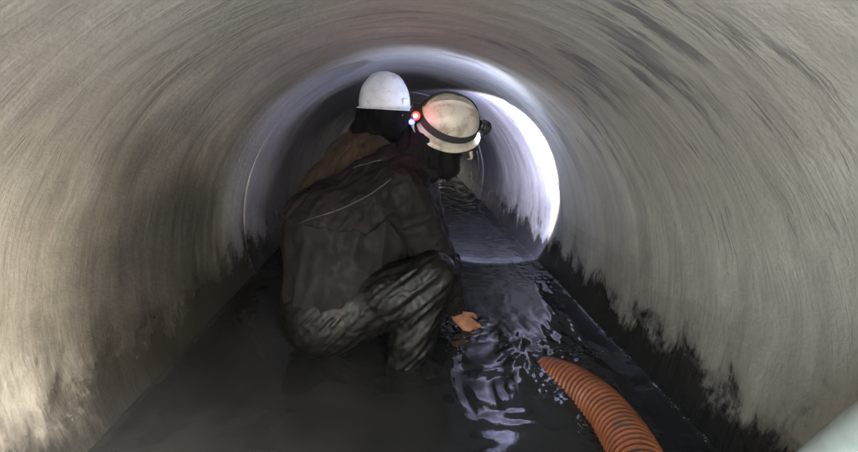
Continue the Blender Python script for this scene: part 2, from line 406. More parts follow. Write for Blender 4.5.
# ------------------------------------------------------------------ water
def water_mat():
    b = NB('murky_water'); pos = b.n('ShaderNodeNewGeometry').outputs['Position']
    n = b.noise(pos, 3.0, 3, .5)
    b.set(Base_Color=b.mix(b.ramp(n, .3, .7), (.013, .0135, .013), (.021, .0205, .019)), Roughness=.06, IOR=1.333)
    b.b.inputs['Specular IOR Level'].default_value = .6
    sep = b.n('ShaderNodeSeparateXYZ'); b.put(sep.inputs[0], pos)
    h = b.noise(b.comb(b.math('MULTIPLY', sep.outputs[0], 1.0), b.math('MULTIPLY', sep.outputs[1], .55), 0), 70, 4, .6, .5)
    b.bump(h, .10, .003)
    return b.m
M['water'] = water_mat()
HOSE_END = np.array([.49, 1.48]); HAND = np.array([.26, 1.70])
def water_height(X, Y):
    z = np.zeros_like(X)
    # calm slow swell everywhere
    z += .0030*noise3(X*5, Y*3.5, 0)
    # main current: streaks that run down the pipe, strongest right of the middle, past the workers
    cur = sstep(-.05, .30, X)*sstep(.95, 1.35, Y)*(1-sstep(.80, .90, X)*.6)
    wx = X + .07*noise3(X*4, Y*2, 5); wy = Y + .10*noise3(X*5, Y*4, 9)
    z += cur*.0072*noise3(wx*11, wy*5.0, 2)
    z += cur*.0012*(1-np.abs(noise3(wx*24, wy*9, 4))*2)
    z += cur*.0006*noise3(wx*48, wy*26, 6)
    far = sstep(1.9, 2.4, Y)
    z += far*(.0040*noise3(X*10, Y*22, 3)+.0018*noise3(X*25, Y*50, 8))
    # boil round the submerged hose mouth
    d = np.hypot((X-HOSE_END[0]), (Y-HOSE_END[1])*.8)
    g = np.exp(-(d/.24)**2)
    z += g*(.0085*noise3(wx*19, wy*13, 12) + .0012*noise3(wx*50, wy*40, 15))
    z += .011*np.exp(-(d/.10)**2)
    # rings and ripples off the hand and the near shin
    d = np.hypot(X-HAND[0], Y-HAND[1]); z += .0020*np.exp(-(d/.10)**2)*np.sin(d*170+noise3(X*20, Y*20, 2)*3) + .006*np.exp(-(d/.13)**2)*noise3(X*38, Y*34, 1)
    d = np.hypot(X+.03, Y-1.42); z += .0016*np.exp(-(d/.13)**2)*noise3(X*26, Y*26, 77)
    # wash along the hose, left side mostly
    hx = .60+0*Y; d = np.abs(X-hx)-.07
    z += (Y < 1.5)*np.exp(-np.clip(d, 0, 9)/.05)*.0045*noise3(X*45, Y*40, 20)
    z += .0015*noise3(X*14, Y*14, 30)
    calm = np.exp(-((X-.33)/.155)**4-((Y-1.0)/.16)**4)*(.75+.25*np.tanh(noise3(X*9, Y*16, 41)*4)); z = z*(1-.85*calm) - (.060*(Y-1.0)+.03*(X-.33))*calm
    # meniscus at the wall
    z += .008*np.exp(-np.abs(R*.958-np.abs(X))/.010)*(1+.5*noise3(X*3, Y*30, 7))
    return z
def water_patch(xs, ys):
    gx, gy = np.meshgrid(xs, ys, indexing='ij'); gz = WZ+water_height(gx, gy)
    gn = np.arange(gx.size).reshape(gx.shape)
    Fq = np.stack([gn[:-1, :-1].ravel(), gn[1:, :-1].ravel(), gn[1:, 1:].ravel(), gn[:-1, 1:].ravel()], 1)
    return np.stack([gx.ravel(), gy.ravel(), gz.ravel()], 1), Fq
ys = np.concatenate([np.linspace(-4, .5, 60)[:-1], np.arange(.5, 2.6, .0055), np.geomspace(2.6, 10.88, 320)])
V, Fq = water_patch(np.linspace(-.874, .874, 310), ys)
tag(mesh_obj('water', V, Fq, M['water']), kind='structure')

# ------------------------------------------------------------------ fabrics, skin, plastics
def cloth(name, col, rough, scale=9, weave=420, spec=.3, bump=.25, sheen=0.0, dirt=(.10, .085, .065), dirtamt=.5, coat=0.0, coatr=.3):
    b = NB(name); pos = b.n('ShaderNodeNewGeometry').outputs['Position']
    n = b.noise(pos, scale, 5, .65); n2 = b.noise(pos, scale*4, 4, .6)
    c = b.mix(b.ramp(n, .35, .7), tuple(x*.7 for x in col), tuple(x*1.25 for x in col))
    c = b.mix(b.math('MULTIPLY', b.ramp(n2, .52, .72), dirtamt), c, dirt)
    b.set(Base_Color=c, Roughness=b.ramp(n2, .3, .7, rough*.75, min(1, rough*1.2)))
    b.b.inputs['Specular IOR Level'].default_value = spec
    b.b.inputs['Coat Weight'].default_value = coat; b.b.inputs['Coat Roughness'].default_value = coatr
    if sheen: b.b.inputs['Sheen Weight'].default_value = sheen
    h = b.math('ADD', b.math('MULTIPLY', b.noise(pos, weave, 2), .25), b.noise(pos, 45, 5, .6))
    b.bump(h, bump, .004)
    return b.m
M['jacket_dark'] = cloth('dark_plum_jacket_cloth', (.0088, .0066, .0082), .8, spec=.18, dirt=(.016, .013, .013), dirtamt=.3, bump=.35)
M['wader'] = cloth('wet_rubberised_cloth', (.0050, .0050, .0048), .48, spec=.20, bump=.35, dirt=(.015, .014, .012), dirtamt=.3)
M['bib'] = cloth('faded_bib_cloth', (.0080, .0070, .0078), .8, spec=.18, dirt=(.02, .017, .015), dirtamt=.3, bump=.3)
M['jacket_tan'] = cloth('tan_work_cloth', (.050, .035, .029), .85, spec=.2, dirt=(.05, .038, .03), dirtamt=.4)
M['trousers_black'] = cloth('black_trouser_cloth', (.010, .010, .012), .8, spec=.2)
M['hood'] = cloth('black_knit_hood', (.006, .006, .007), .95, weave=300, spec=.12, dirt=(.010, .009, .008), dirtamt=.3)
M['piping'] = simple('pale_seam_piping', (.055, .048, .042), .5, .5, 30)
M['glove'] = simple('pale_rubber_glove', (.32, .34, .40), .4, .2, 30)
def skin_mat():
    b = NB('skin'); pos = b.n('ShaderNodeNewGeometry').outputs['Position']
    n = b.noise(pos, 30, 4)
    b.set(Base_Color=b.mix(b.ramp(n, .3, .7), (.20, .085, .045), (.30, .135, .075)), Roughness=.38)
    b.b.inputs['Subsurface Weight'].default_value = .15; b.b.inputs['Subsurface Scale'].default_value = .01
    b.bump(b.noise(pos, 200, 3), .15, .001); return b.m
M['skin'] = skin_mat()
def helmet_mat(name, col, grime):
    b = NB(name); pos = b.n('ShaderNodeNewGeometry').outputs['Position']
    n = b.noise(pos, 13, 6, .7); n2 = b.noise(pos, 60, 4, .7)
    g = b.math('MULTIPLY', b.ramp(n, .42, .72), grime)
    c = b.mix(g, col, (.17, .13, .09)); c = b.mix(b.math('MULTIPLY', b.ramp(n2, .62, .70), grime), c, (.07, .055, .045))
    b.set(Base_Color=c, Roughness=b.ramp(n, .3, .7, .28, .5)); b.bump(n2, .08, .001); return b.m
M['helm_dirty'] = helmet_mat('dirty_white_plastic', (.52, .48, .41), .85)
M['helm_clean'] = helmet_mat('clean_white_plastic', (.66, .69, .74), .35)
M['black_plastic'] = simple('black_plastic', (.018, .018, .02), .35, .2, 60, .1)
M['strap'] = simple('black_elastic_webbing', (.020, .020, .022), .8, .3, 200, .4)
def emit(name, col, strength):
    b = NB(name); b.set(Base_Color=col, Roughness=.2)
    b.b.inputs['Emission Color'].default_value = (*col, 1); b.b.inputs['Emission Strength'].default_value = strength; return b.m
M['red_led'] = emit('red_led', (1, .03, .02), .5)
M['red_core'] = emit('red_led_core', (1, .30, .22), .55)
M['blue_led'] = emit('blue_led', (.06, .10, 1.0), .5)
M['blue_core'] = emit('blue_led_core', (.45, .55, 1.0), .55)
M['lamp_glass'] = emit('lamp_glass', (.75, .82, 1.0), 20)
M['hose'] = None
def hose_mat():
    b = NB('orange_hose_plastic'); pos = b.n('ShaderNodeNewGeometry').outputs['Position']
    n = b.noise(pos, 16, 5, .65); n2 = b.noise(pos, 90, 4, .7)
    c = b.mix(b.ramp(n, .3, .7), (.19, .050, .016), (.31, .088, .030))
    c = b.mix(b.math('MULTIPLY', b.ramp(n2, .5, .68), .5), c, (.10, .05, .03)); mud = b.noise(pos, 9, 6, .7); c = b.mix(b.math('MULTIPLY', b.ramp(mud, .54, .66), .75), c, (.055, .042, .030)); c = b.mix(b.math('MULTIPLY', b.ramp(b.noise(pos, 140, 3, .7), .62, .7), .5), c, (.50, .24, .13))
    grv = b.n('ShaderNodeAttribute', attribute_name='groove')
    c = b.mix(b.math('MULTIPLY', grv.outputs['Fac'], .55), c, (.09, .035, .02))      # darker in the grooves
    b.set(Base_Color=c, Roughness=.42); b.bump(n2, .2, .002); return b.m
M['hose'] = hose_mat()

# ------------------------------------------------------------------ people
def hand_prims(wrist, d, palm_n, size=1.0, curl=.5, side=1):
    """palm + five unequal bent fingers. d: direction of the hand, palm_n: palm normal"""
    d = np.array(d, float); d /= np.linalg.norm(d); n = np.array(palm_n, float); n -= d*(n@d); n /= np.linalg.norm(n)
    s = np.cross(d, n)*side; w_ = np.array(wrist, float); P = []
    s_ = size
    for o in (-.024, -.008, .008, .024):
        P.append((w_+d*.012*s_+s*o*.7*s_, w_+d*.085*s_+s*o*1.15*s_, .016*s_, .013*s_, .012))
    for o, L in ((-.029, .062), (-.010, .078), (.010, .083), (.029, .074)):
        p = w_+d*.088*s_+s*o*1.1*s_; a = curl*.35; spread = o*4.5
        for seg_, (q, r0, r1) in enumerate(((.45, .0092, .0086), (.32, .0086, .0080), (.25, .0080, .0068))):
            dd = d*math.cos(a)+n*math.sin(a)+s*spread; dd /= np.linalg.norm(dd)
            p2 = p+dd*L*q*s_; P.append((p, p2, r0*s_, r1*s_, .004)); p = p2; a += curl
    p = w_+d*.025*s_+s*.030*s_; a = .2
    for L, r0, r1 in ((.042, .014, .0115), (.032, .0112, .010), (.026, .010, .008)):
        dd = d*math.cos(.75-a*.5)+s*math.sin(.75-a*.5)+n*a; dd /= np.linalg.norm(dd)
        p2 = p+dd*L*s_; P.append((p, p2, r0*s_, r1*s_, .006)); p = p2; a += .3
    return P
def head_prims(c, f, u, s=1.0):
    c = np.array(c, float); f = np.array(f, float); f /= np.linalg.norm(f); u = np.array(u, float); u -= f*(u@f); u /= np.linalg.norm(u)
    r = np.cross(f, u); Q = np.stack([f, r, u], 1)
    at = lambda a, b_, c_: c+(f*a+r*b_+u*c_)*s
    P = [('e', at(-.01, 0, .03), np.array([.098, .078, .09])*s, Q, .02),
         ('e', at(.028, 0, -.035), np.array([.066, .060, .075])*s, Q, .03),
         ('e', at(.058, 0, -.085), np.array([.030, .030, .026])*s, Q, .02),        # chin
         (at(.088, 0, .005), at(.108, 0, -.028), .009*s, .014*s, .010),             # nose
         (at(.090, -.018, -.058), at(.090, .018, -.058), .008*s, .008*s, .006),     # lips
         (at(.086, -.045, .022), at(.086, .045, .022), .012*s, .012*s, .014)]       # brow
    for b_ in (-1, 1):
        P.append(('e', at(.083, b_*.031, .004), np.array([.011, .013, .010])*s, Q, .004))
        P.append(('e', at(-.012, b_*.080, -.012), np.array([.020, .008, .032])*s, Q, .006))
    return P, Q
def build(name, prims, h, k, mat, parent, cuts=(), fold=None, rel=2):
    V, Fc = field_mesh(prims, h, k, cuts)
    V = relax(V, Fc, rel)
    if fold:
        for kw in fold:
            N = vnormals(V, Fc); kw = dict(kw); mk = kw.pop('mask', None)
            V = folds(V, N, mask=mk(V) if mk else None, **kw)
    return mesh_obj(name, V, Fc, mat, parent)

# local frame of a helmet: x forward, y left, z up
def frame(f, u):
    f = Vector(f).normalized(); u = Vector(u); u = (u-f*u.dot(f)).normalized(); l = u.cross(f)
    return np.array([[f.x, l.x, u.x], [f.y, l.y, u.y], [f.z, l.z, u.z]])
def to_world(V, c, Q, s=1.0): return np.array(c)+(np.array(V)*s)@Q.T
HA, HB, HC = .137, .112, .150
def dome_r(t, ph, off=0.0):
    """t: elevation 0 rim..pi/2 top, ph: azimuth; point on the shell"""
    e = .86
    ct = math.cos(t)**e; st = math.sin(t)**e
    x = (HA+off)*ct*math.cos(ph); y = (HB+off)*ct*math.sin(ph); z = (HC+off)*st
    return x, y, z
def make_helmet(parent, c, f, u, mat, s=1.0, ridges=3, peak=.045):
    Q = frame(f, u)
    V = []; nt_, na = 22, 72
    for i in range(nt_+1):
        t = (math.pi/2)*i/nt_
        for j in range(na):
            ph = 2*math.pi*j/na; x, y, z = dome_r(t, ph)
            if ridges:                                       # raised ribs front to back over the crown
                for q in ((0,) if ridges == 1 else (-.028, 0, .028)):
                    rz = math.exp(-((y-q)/.0060)**2)*sstep(.45, .8, t); z += .0085*float(rz)
            V.append((x, y, z))
    Fc = [(i*na+j, i*na+(j+1) % na, (i+1)*na+(j+1) % na, (i+1)*na+j) for i in range(nt_) for j in range(na)]
    # lip + peak + inner shell
    base = len(V); rows = [(.000, -.006, 1.0), (.010, -.010, 1.0), (.011, -.014, 1.0), (.004, -.015, .6), (-.006, -.010, 0), (-.008, .0, 0)]
    for a, dz, pk in rows:
        for j in range(na):
            ph = 2*math.pi*j/na; fr = max(0, math.cos(ph))**3*peak*pk
            V.append(((HA+a)*math.cos(ph)+fr, (HB+a)*math.sin(ph), dz-fr*.18))
    for k_ in range(len(rows)):
        b0 = (0 if k_ == 0 else base+(k_-1)*na); b1 = base+k_*na
        Fc += [(b1+j, b1+(j+1) % na, b0+(j+1) % na, b0+j) for j in range(na)]
    b0 = base+(len(rows)-1)*na
    for i in range(1, 11):
        b1 = len(V)
        for j in range(na):
            V.append(dome_r((math.pi/2)*i/10, 2*math.pi*j/na, -.006))
        Fc += [(b1+j, b1+(j+1) % na, b0+(j+1) % na, b0+j) for j in range(na)]; b0 = b1
    return mesh_obj('helmet', to_world(V, c, Q, s), Fc, mat, parent), Q

# ================= worker in front =================
W1 = (-.15, 1.62, -.40)
p1 = empty('person', W1)
tag(p1, 'crouching worker in dark jacket and wet waders, lit headlamp strapped round dirty white helmet', 'person', 'workers crouching in the pipe')
H1C = np.array([.130, 1.655, .605]); H1F = (.93, .25, -.17); H1U = (.28, -.71, .63); HS1 = .90
Q1 = frame(H1F, H1U)
hc = H1C + Q1@np.array([-.005, 0, -.012])
hp, _ = head_prims(hc, H1F, H1U, .93)
neck0 = H1C + Q1@np.array([-.035, 0, -.08])
HIPN, HIPF = (-.30, 1.53, -.10), (-.26, 1.74, -.10)
KN, KF = (.085, 1.47, .075), (.150, 1.83, -.01)
AN, AF = (-.045, 1.45, -.37), (.03, 1.86, -.37)
SHN, SHF = (-.035, 1.53, .37), (.02, 1.84, .38)
ELN, WRN = (.085, 1.585, .13), (.215, 1.685, -.195)
ELF, WRF = (.10, 1.86, .12), (-.03, 1.66, .125)
body = hp + [
    (neck0, (-.03, 1.66, .42), .055, .062),
    ((-.28, 1.64, -.10), (-.25, 1.65, .12), .135, .13, .06), ((-.25, 1.65, .12), (-.05, 1.67, .36), .13, .12, .06),
    (SHN, SHF, .065, .065, .04),
    (HIPN, KN, .085, .060), (KN, AN, .056, .040), (HIPF, KF, .085, .060), (KF, AF, .056, .040),
    (AN, (.14, 1.45, -.405), .036, .028), (AF, (.21, 1.88, -.405), .036, .028),
    (SHN, ELN, .050, .040), (ELN, WRN, .038, .027, .012), (SHF, ELF, .050, .040), (ELF, WRF, .038, .027, .012)]
body += hand_prims(WRN, (.60, -.05, -.52), (-.35, .75, -.45), .92, .40, 1)
body += hand_prims(WRF, (-.5, -.45, -.25), (.1, .1, -1), 1.0, .35, -1)
build('body', body, .0052, .025, M['skin'], p1)
# waders: seat, thighs, shins, bib up to the chest
wad = [
    ((-.32, 1.54, -.11), (-.30, 1.75, -.11), .165, .16, .06), ((-.30, 1.62, -.05), (-.28, 1.64, .16), .19, .185, .08),
    ((-.30, 1.54, -.12), (-.06, 1.49, -.005), .140, .112, .05), ((-.06, 1.49, -.005), KN, .112, .084, .03),
    (KN, (.01, 1.46, -.18), .082, .086, .025), ((.01, 1.46, -.18), (-.045, 1.45, -.36), .084, .070, .02),
    ((-.27, 1.74, -.12), (.0, 1.80, -.04), .140, .112, .05), ((.0, 1.80, -.04), KF, .11, .080, .04),
    (KF, (.06, 1.85, -.20), .080, .085, .045), ((.06, 1.85, -.20), AF, .085, .075, .03),
    ((-.04, 1.45, -.375), (.15, 1.45, -.39), .055, .042, .03), ((.03, 1.86, -.375), (.22, 1.88, -.39), .055, .042, .03)]
leg_m = lambda V: (sstep(-.42, -.25, V[:, 0])*.5+.5)*(1-.85*sstep(-.06, .0, V[:, 2])*sstep(-.12, -.20, V[:, 0]))*(.6+.6*sstep(-.3, .35, noise3(V[:, 0]*6, V[:, 1]*6, V[:, 2]*6+3)))
build('waders', wad, .0068, .04, M['wader'], p1, fold=[
    dict(amp=.0078, long_dir=(.74, .1, .66), fl=.9, fs=28, seed=3.0, mask=leg_m),
    dict(amp=.004, long_dir=(.72, 0, .7), fl=3, fs=48, seed=8.0, mask=leg_m)])
bib = [((-.30, 1.58, .00), (-.30, 1.62, .22), .190, .160, .08), ((-.30, 1.62, .18), (-.16, 1.65, .28), .165, .15, .08), ((-.24, 1.60, .05), (-.10, 1.63, .20), .15, .14, .08)]
build('bib', bib, .0075, .05, M['bib'], p1, fold=[dict(amp=.012, long_dir=(.15, 0, 1), fl=2.0, fs=12, seed=13.0)])
jac = [
    ((-.285, 1.615, .19), (-.27, 1.655, .20), .180, .178, .07), ((-.26, 1.625, .22), (-.10, 1.65, .355), .178, .145, .07),
    ((-.10, 1.65, .355), (-.02, 1.65, .45), .142, .095, .05), (SHN, SHF, .095, .095, .06),
    ((-.40, 1.59, .265), (-.20, 1.53, .28), .07, .08, .05)]
jb = build('jacket', jac, .0065, .045, M['jacket_dark'], p1, cuts=(((-.3, 0, .255), (-.12, 0, -1)),),
    fold=[dict(amp=.012, long_dir=(.75, 0, .65), fl=1.5, fs=13, seed=23.0), dict(amp=.005, long_dir=(.5, 0, .8), fl=3, fs=32, seed=31.0)])
for sl_, sd_ in (([(SHN, ELN, .100, .084, .04), (ELN, (.135, 1.615, .02), .082, .068, .03), ((.135, 1.615, .02), (.198, 1.668, -.135), .068, .046, .02)], 3.3),
                 ([(SHF, ELF, .098, .080, .04), (ELF, (-.0, 1.69, .13), .078, .055, .02)], 6.3)):
    build('sleeve', sl_, .006, .04, M['jacket_dark'], p1, fold=[dict(amp=.008, long_dir=(.4, 0, -1), fl=3.5, fs=18, seed=sd_), dict(amp=.005, long_dir=(1, 0, .3), fl=5, fs=24, seed=sd_+4)])
build('glove', hand_prims(np.array(WRF), (-.5, -.45, -.25), (.1, .1, -1), 1.16, .35, -1), .005, .01, M['glove'], p1)
collar = [((-.085, 1.62, .475), (.0, 1.60, .455), .052, .05, .03), ((.0, 1.60, .455), (.075, 1.63, .43), .05, .04, .03), ((-.085, 1.62, .475), (-.06, 1.70, .49), .05, .05, .03)]
build('collar', collar, .006, .03, M['jacket_dark'], p1, fold=[dict(amp=.006, long_dir=(1, 0, 0), fl=4, fs=22, seed=41.0)])
# hood / balaclava round head and jaw
hd = [('e', H1C+Q1@np.array([-.012, 0, -.01]), np.array([.106, .086, .078]), Q1, .03),
      ('e', H1C+Q1@np.array([.030, 0, -.070]), np.array([.080, .074, .065]), Q1, .03),
      (H1C+Q1@np.array([-.04, 0, -.06]), (-.01, 1.65, .45), .085, .095, .04),
      (H1C+Q1@np.array([.055, 0, -.06]), (.150, 1.665, .445), .05, .036, .03), ((.10, 1.66, .46), (.150, 1.665, .445), .05, .036, .03)]
build('hood', hd, .0055, .03, M['hood'], p1, fold=[dict(amp=.010, long_dir=(0, .3, 1), fl=6, fs=26, seed=51.0)])

h1, Qh = make_helmet(p1, H1C, H1F, H1U, M['helm_dirty'], HS1, ridges=1, peak=.028)
def band(c, Q, zc, width, off, ph0, ph1, mat, parent, name='headlamp_strap', tilt=0.0, n=90, zfun=None):
    V = []; Fc = []
    def zt(z): return math.asin(min(1, max(0.001, z/HC))**(1/.86))
    for i in range(n+1):
        ph = ph0+(ph1-ph0)*i/n
        z0 = zc+tilt*math.cos(ph)+(zfun(ph) if zfun else 0)
        for (dz, o) in ((-width/2, 0), (-width/2, off), (width/2, off), (width/2, 0)):
            x, y, z = dome_r(zt(z0+dz), ph, o); V.append((x, y, z))
    for i in range(n):
        for j in range(4): Fc.append((i*4+j, (i+1)*4+j, (i+1)*4+(j+1) % 4, i*4+(j+1) % 4))
    return mesh_obj(name, to_world(V, c, Q, HS1), Fc, mat, parent, smooth=False)
hl = None
band(H1C, Qh, .052, .030, .0045, 0, 2*math.pi, M['strap'], h1, 'strap')
band(H1C, Qh, .052, .026, .0055, .08, math.pi-.08, M['strap'], h1, 'strap', zfun=lambda p: .078*math.sin(p)**.7)
# chin strap and hanging tab at the brim
tab = spline([H1C+Qh@np.array(p) for p in ((.105, -.085, -.012), (.112, -.100, -.022), (.118, -.096, -.040), (.112, -.090, -.055))], 14)
V, Fc = tube(tab, .005, 8, rprof=list(np.linspace(.008, .003, 14))); mesh_obj('brim_clip', V, Fc, M['helm_dirty'], h1)
cs = spline([(.270, 1.72, .51), (.282, 1.73, .45), (.275, 1.74, .40), (.255, 1.745, .345)], 20)
V, Fc = tube(cs, .0016, 6); mesh_obj('cord', V, Fc, M['strap'], h1)

def cyl(c, axis, r, d, n=28, prof=None):
    """lathe along axis; prof = [(t, r)]"""
    axis = np.array(axis, float); axis /= np.linalg.norm(axis); a = np.cross(axis, [0, 0, 1.]); a /= np.linalg.norm(a); b_ = np.cross(axis, a)
    prof = prof or [(0, r*.92), (d*.08, r), (d*.92, r), (d, r*.92)]
    V = []; c = np.array(c, float)
    for t, rr in prof:
        for j in range(n):
            an = 2*math.pi*j/n; V.append(c+axis*t+rr*(math.cos(an)*a+math.sin(an)*b_))
    m_ = len(prof); Fc = [(i*n+j, i*n+(j+1) % n, (i+1)*n+(j+1) % n, (i+1)*n+j) for i in range(m_-1) for j in range(n)]
    return V, Fc+[tuple(range(n))[::-1], tuple((m_-1)*n+j for j in range(n))]
LAMP_AX = np.array([.50, .82, -.28]); LAMP_AX /= np.linalg.norm(LAMP_AX)
x, y, z = dome_r(.30, 0, .0)
lamp_base = to_world([(HA+.002, -.002, .052)], H1C, Qh, HS1)[0]
fdir = Qh@np.array([1, 0, 0])
headlamp = mesh_obj('headlamp', *cyl(lamp_base-fdir*.004, fdir, .022, .016), M['black_plastic'], p1)
V, Fc = cyl(lamp_base+fdir*.012-LAMP_AX*.012, LAMP_AX, .03, .04, prof=[(0, .014), (.004, .021), (.012, .023), (.013, .026), (.018, .026), (.019, .023), (.030, .025), (.031, .029), (.038, .029), (.040, .026)])
mesh_obj('lamp_housing', V, Fc, M['black_plastic'], headlamp)
glass_c = lamp_base+fdir*.012-LAMP_AX*.012+LAMP_AX*.0405
V, Fc = cyl(glass_c, LAMP_AX, .021, .003); mesh_obj('lamp_lens', V, Fc, M['lamp_glass'], headlamp)
# rear battery pack with red tail light and blue indicator
def rbox(c, Q, sx, sy, sz, bev=.18):
    V, Fc = [], []
    n = 12
    for i in range(n+1):
        t = -math.pi/2+math.pi*i/n
        for j in range(2*n):
            p = 2*math.pi*j/(2*n)
            e = .35
            sg = lambda v: math.copysign(abs(v)**e, v)
            V.append((sx*sg(math.cos(t))*sg(math.cos(p)), sy*sg(math.cos(t))*sg(math.sin(p)), sz*sg(math.sin(t))))
    Fc = [(i*2*n+j, i*2*n+(j+1) % (2*n), (i+1)*2*n+(j+1) % (2*n), (i+1)*2*n+j) for i in range(n) for j in range(2*n)]
    return to_world(V, c, Q), Fc
pack_c = to_world([(-HA-.014, -.012, .052)], H1C, Qh, HS1)[0]
V, Fc = rbox(pack_c, Qh, .017, .034, .022); pack = mesh_obj('battery_pack', V, Fc, M['black_plastic'], p1)
toc = np.array(CAM)-pack_c; toc /= np.linalg.norm(toc)
lat = Qh@np.array([0, -1, 0]); upv = Qh@np.array([0, 0, 1])
face = (lat*.6+upv*.5+Qh@np.array([-.5, 0, 0])); face /= np.linalg.norm(face)
rl = pack_c+upv*.014+lat*.024+Qh@np.array([-.004, 0, 0]); bl = pack_c-upv*.010+lat*.034+Qh@np.array([-.012, 0, 0])
for nm, cc, r_, m1, m2 in (('red_light', rl, .0145, 'red_led', 'red_core'), ('blue_light', bl, .011, 'blue_led', 'blue_core')):
    V, Fc = cyl(cc, face, r_, .008, prof=[(0, r_), (.004, r_), (.007, r_*.75), (.0085, r_*.3)]); lo_ = mesh_obj(nm, V, Fc, M[m1], pack)
    V, Fc = cyl(cc+face*.0087, face, r_*.55, .003, 16); mesh_obj(nm+'_core', V, Fc, M[m2], pack)
    if 0: pass
def lamp_light(name, kind, loc, energy, col, **kw):
    d = bpy.data.lights.new(name, kind); d.energy = energy; d.color = col
    for k_, v in kw.items(): setattr(d, k_, v)
    o = bpy.data.objects.new(name, d); COL.objects.link(o); o.location = loc; return o
lamp_light('red_light_glow', 'POINT', rl+face*.05, .020, (1, .07, .05), shadow_soft_size=.006)
lamp_light('blue_light_glow', 'POINT', bl+face*.04, .006, (.12, .2, 1), shadow_soft_size=.006)
# the headlamp's own beam, found from the edge of the lit disc on the wall: axis and half angle
BEAM = Vector((.20, .938, -.283)).normalized(); bp = Vector(glass_c+LAMP_AX*.012)
for nm, en, col, ang, bl_ in (('headlamp_beam', 60, (.47, .53, 1.0), 55, .05), ('headlamp_beam_rim', 11.0, (1.0, .80, .40), 56.5, .02), ('headlamp_spill', 1.9, (.64, .72, 1.0), 158, .45)):
    o = lamp_light(nm, 'SPOT', bp, en*.72, col, spot_size=math.radians(ang), spot_blend=bl_, shadow_soft_size=.05 if nm == 'headlamp_spill' else .008)
    o.rotation_euler = (-(BEAM if nm != 'headlamp_spill' else Vector((-.30, .95, .05)))).to_track_quat('Z', 'Y').to_euler()
    if nm == 'headlamp_beam':          # the reflector throws a hotter ring at the edge of its disc
        d = o.data; d.use_nodes = True; lt = d.node_tree; em = lt.nodes['Emission']
        tc = lt.nodes.new('ShaderNodeTexCoord'); sp_ = lt.nodes.new('ShaderNodeSeparateXYZ'); ab = lt.nodes.new('ShaderNodeMath'); ab.operation = 'ABSOLUTE'
        mr = lt.nodes.new('ShaderNodeMapRange'); mr.interpolation_type = 'SMOOTHSTEP'
        lt.links.new(tc.outputs['Normal'], sp_.inputs[0]); lt.links.new(sp_.outputs[2], ab.inputs[0]); lt.links.new(ab.outputs[0], mr.inputs[0])
        mr.inputs[1].default_value = math.cos(math.radians(22)); mr.inputs[2].default_value = math.cos(math.radians(27)); mr.inputs[3].default_value = 1.0; mr.inputs[4].default_value = 2.2
        lt.links.new(mr.outputs[0], em.inputs['Strength'])

# seams with pale piping lying on the jacket back (found by dropping points on to the cloth)
def drape(objs, pts, off=.002):
    VV, FF, b0 = [], [], 0
    for o in objs:
        mw = Matrix.Translation(Vector(W1) if o.parent is p1 else Vector(W2))
        VV += [mw@v.co for v in o.data.vertices]; FF += [tuple(b0+i for i in p.vertices) for p in o.data.polygons]; b0 = len(VV)
    bv = BVHTree.FromPolygons(VV, FF); out = []
    for p in spline(pts, 40):
        q, n_, i, d = bv.find_nearest(Vector(p)); out.append(np.array(q+n_*off))
    out = np.array(out)
    for _ in range(14): out[1:-1] = (out[:-2]+2*out[1:-1]+out[2:])/4
    return out
V, Fc = tube(drape([jb], [(-.07, 1.45, .44), (-.16, 1.42, .39), (-.27, 1.42, .33), (-.42, 1.44, .27)]), .0015, 6)
mesh_obj('piping', V, Fc, M['piping'], jb)
V, Fc = tube(drape([jb], [(-.10, 1.56, .52), (-.15, 1.56, .49), (-.22, 1.58, .46)]), .0015, 6)
mesh_obj('piping', V, Fc, M['piping'], jb)

# ================= worker behind =================
W2 = (-.30, 2.05, -.40)
p2 = empty('person', W2)
tag(p2, 'second worker behind, mostly hidden, in clean white helmet, black hood and tan jacket', 'person', 'workers crouching in the pipe')
H2C = np.array([-.112, 2.00, .684]); H2F = (.72, -.69, -.03); H2U = (.0, -.03, 1)
Q2 = frame(H2F, H2U)
hp, _ = head_prims(H2C+Q2@np.array([-.005, 0, -.01]), H2F, H2U)
body = hp + [(H2C+Q2@np.array([-.02, 0, -.09]), (-.17, 2.05, .50), .055, .062),
    ((-.42, 2.12, -.05), (-.36, 2.1, .2), .135, .13, .06), ((-.36, 2.1, .2), (-.2, 2.06, .42), .13, .12, .06),
    ((-.17, 1.92, .42), (-.17, 2.2, .42), .065, .065, .04),
    ((-.42, 2.02, -.08), (-.05, 1.98, .02), .085, .06), ((-.05, 1.98, .02), (-.15, 2.0, -.37), .056, .04),
    ((-.40, 2.2, -.08), (-.02, 2.24, .02), .085, .06), ((-.02, 2.24, .02), (-.12, 2.24, -.37), .056, .04),
    ((-.15, 2.0, -.37), (.03, 2.0, -.405), .036, .028), ((-.12, 2.24, -.37), (.06, 2.26, -.405), .036, .028),
    ((-.17, 1.92, .42), (-.05, 1.93, .18), .05, .04), ((-.05, 1.93, .18), (.0, 1.99, .08), .038, .027, .012),
    ((-.17, 2.2, .42), (-.04, 2.27, .18), .05, .04), ((-.04, 2.27, .18), (.02, 2.22, .08), .038, .027, .012)]
body += hand_prims((.0, 1.99, .08), (.7, .2, -.35), (-.2, .1, -1), 1.0, .4, 1)
body += hand_prims((.02, 2.22, .08), (.7, -.1, -.35), (-.2, .1, -1), 1.0, .4, -1)
build('body', body, .006, .025, M['skin'], p2)
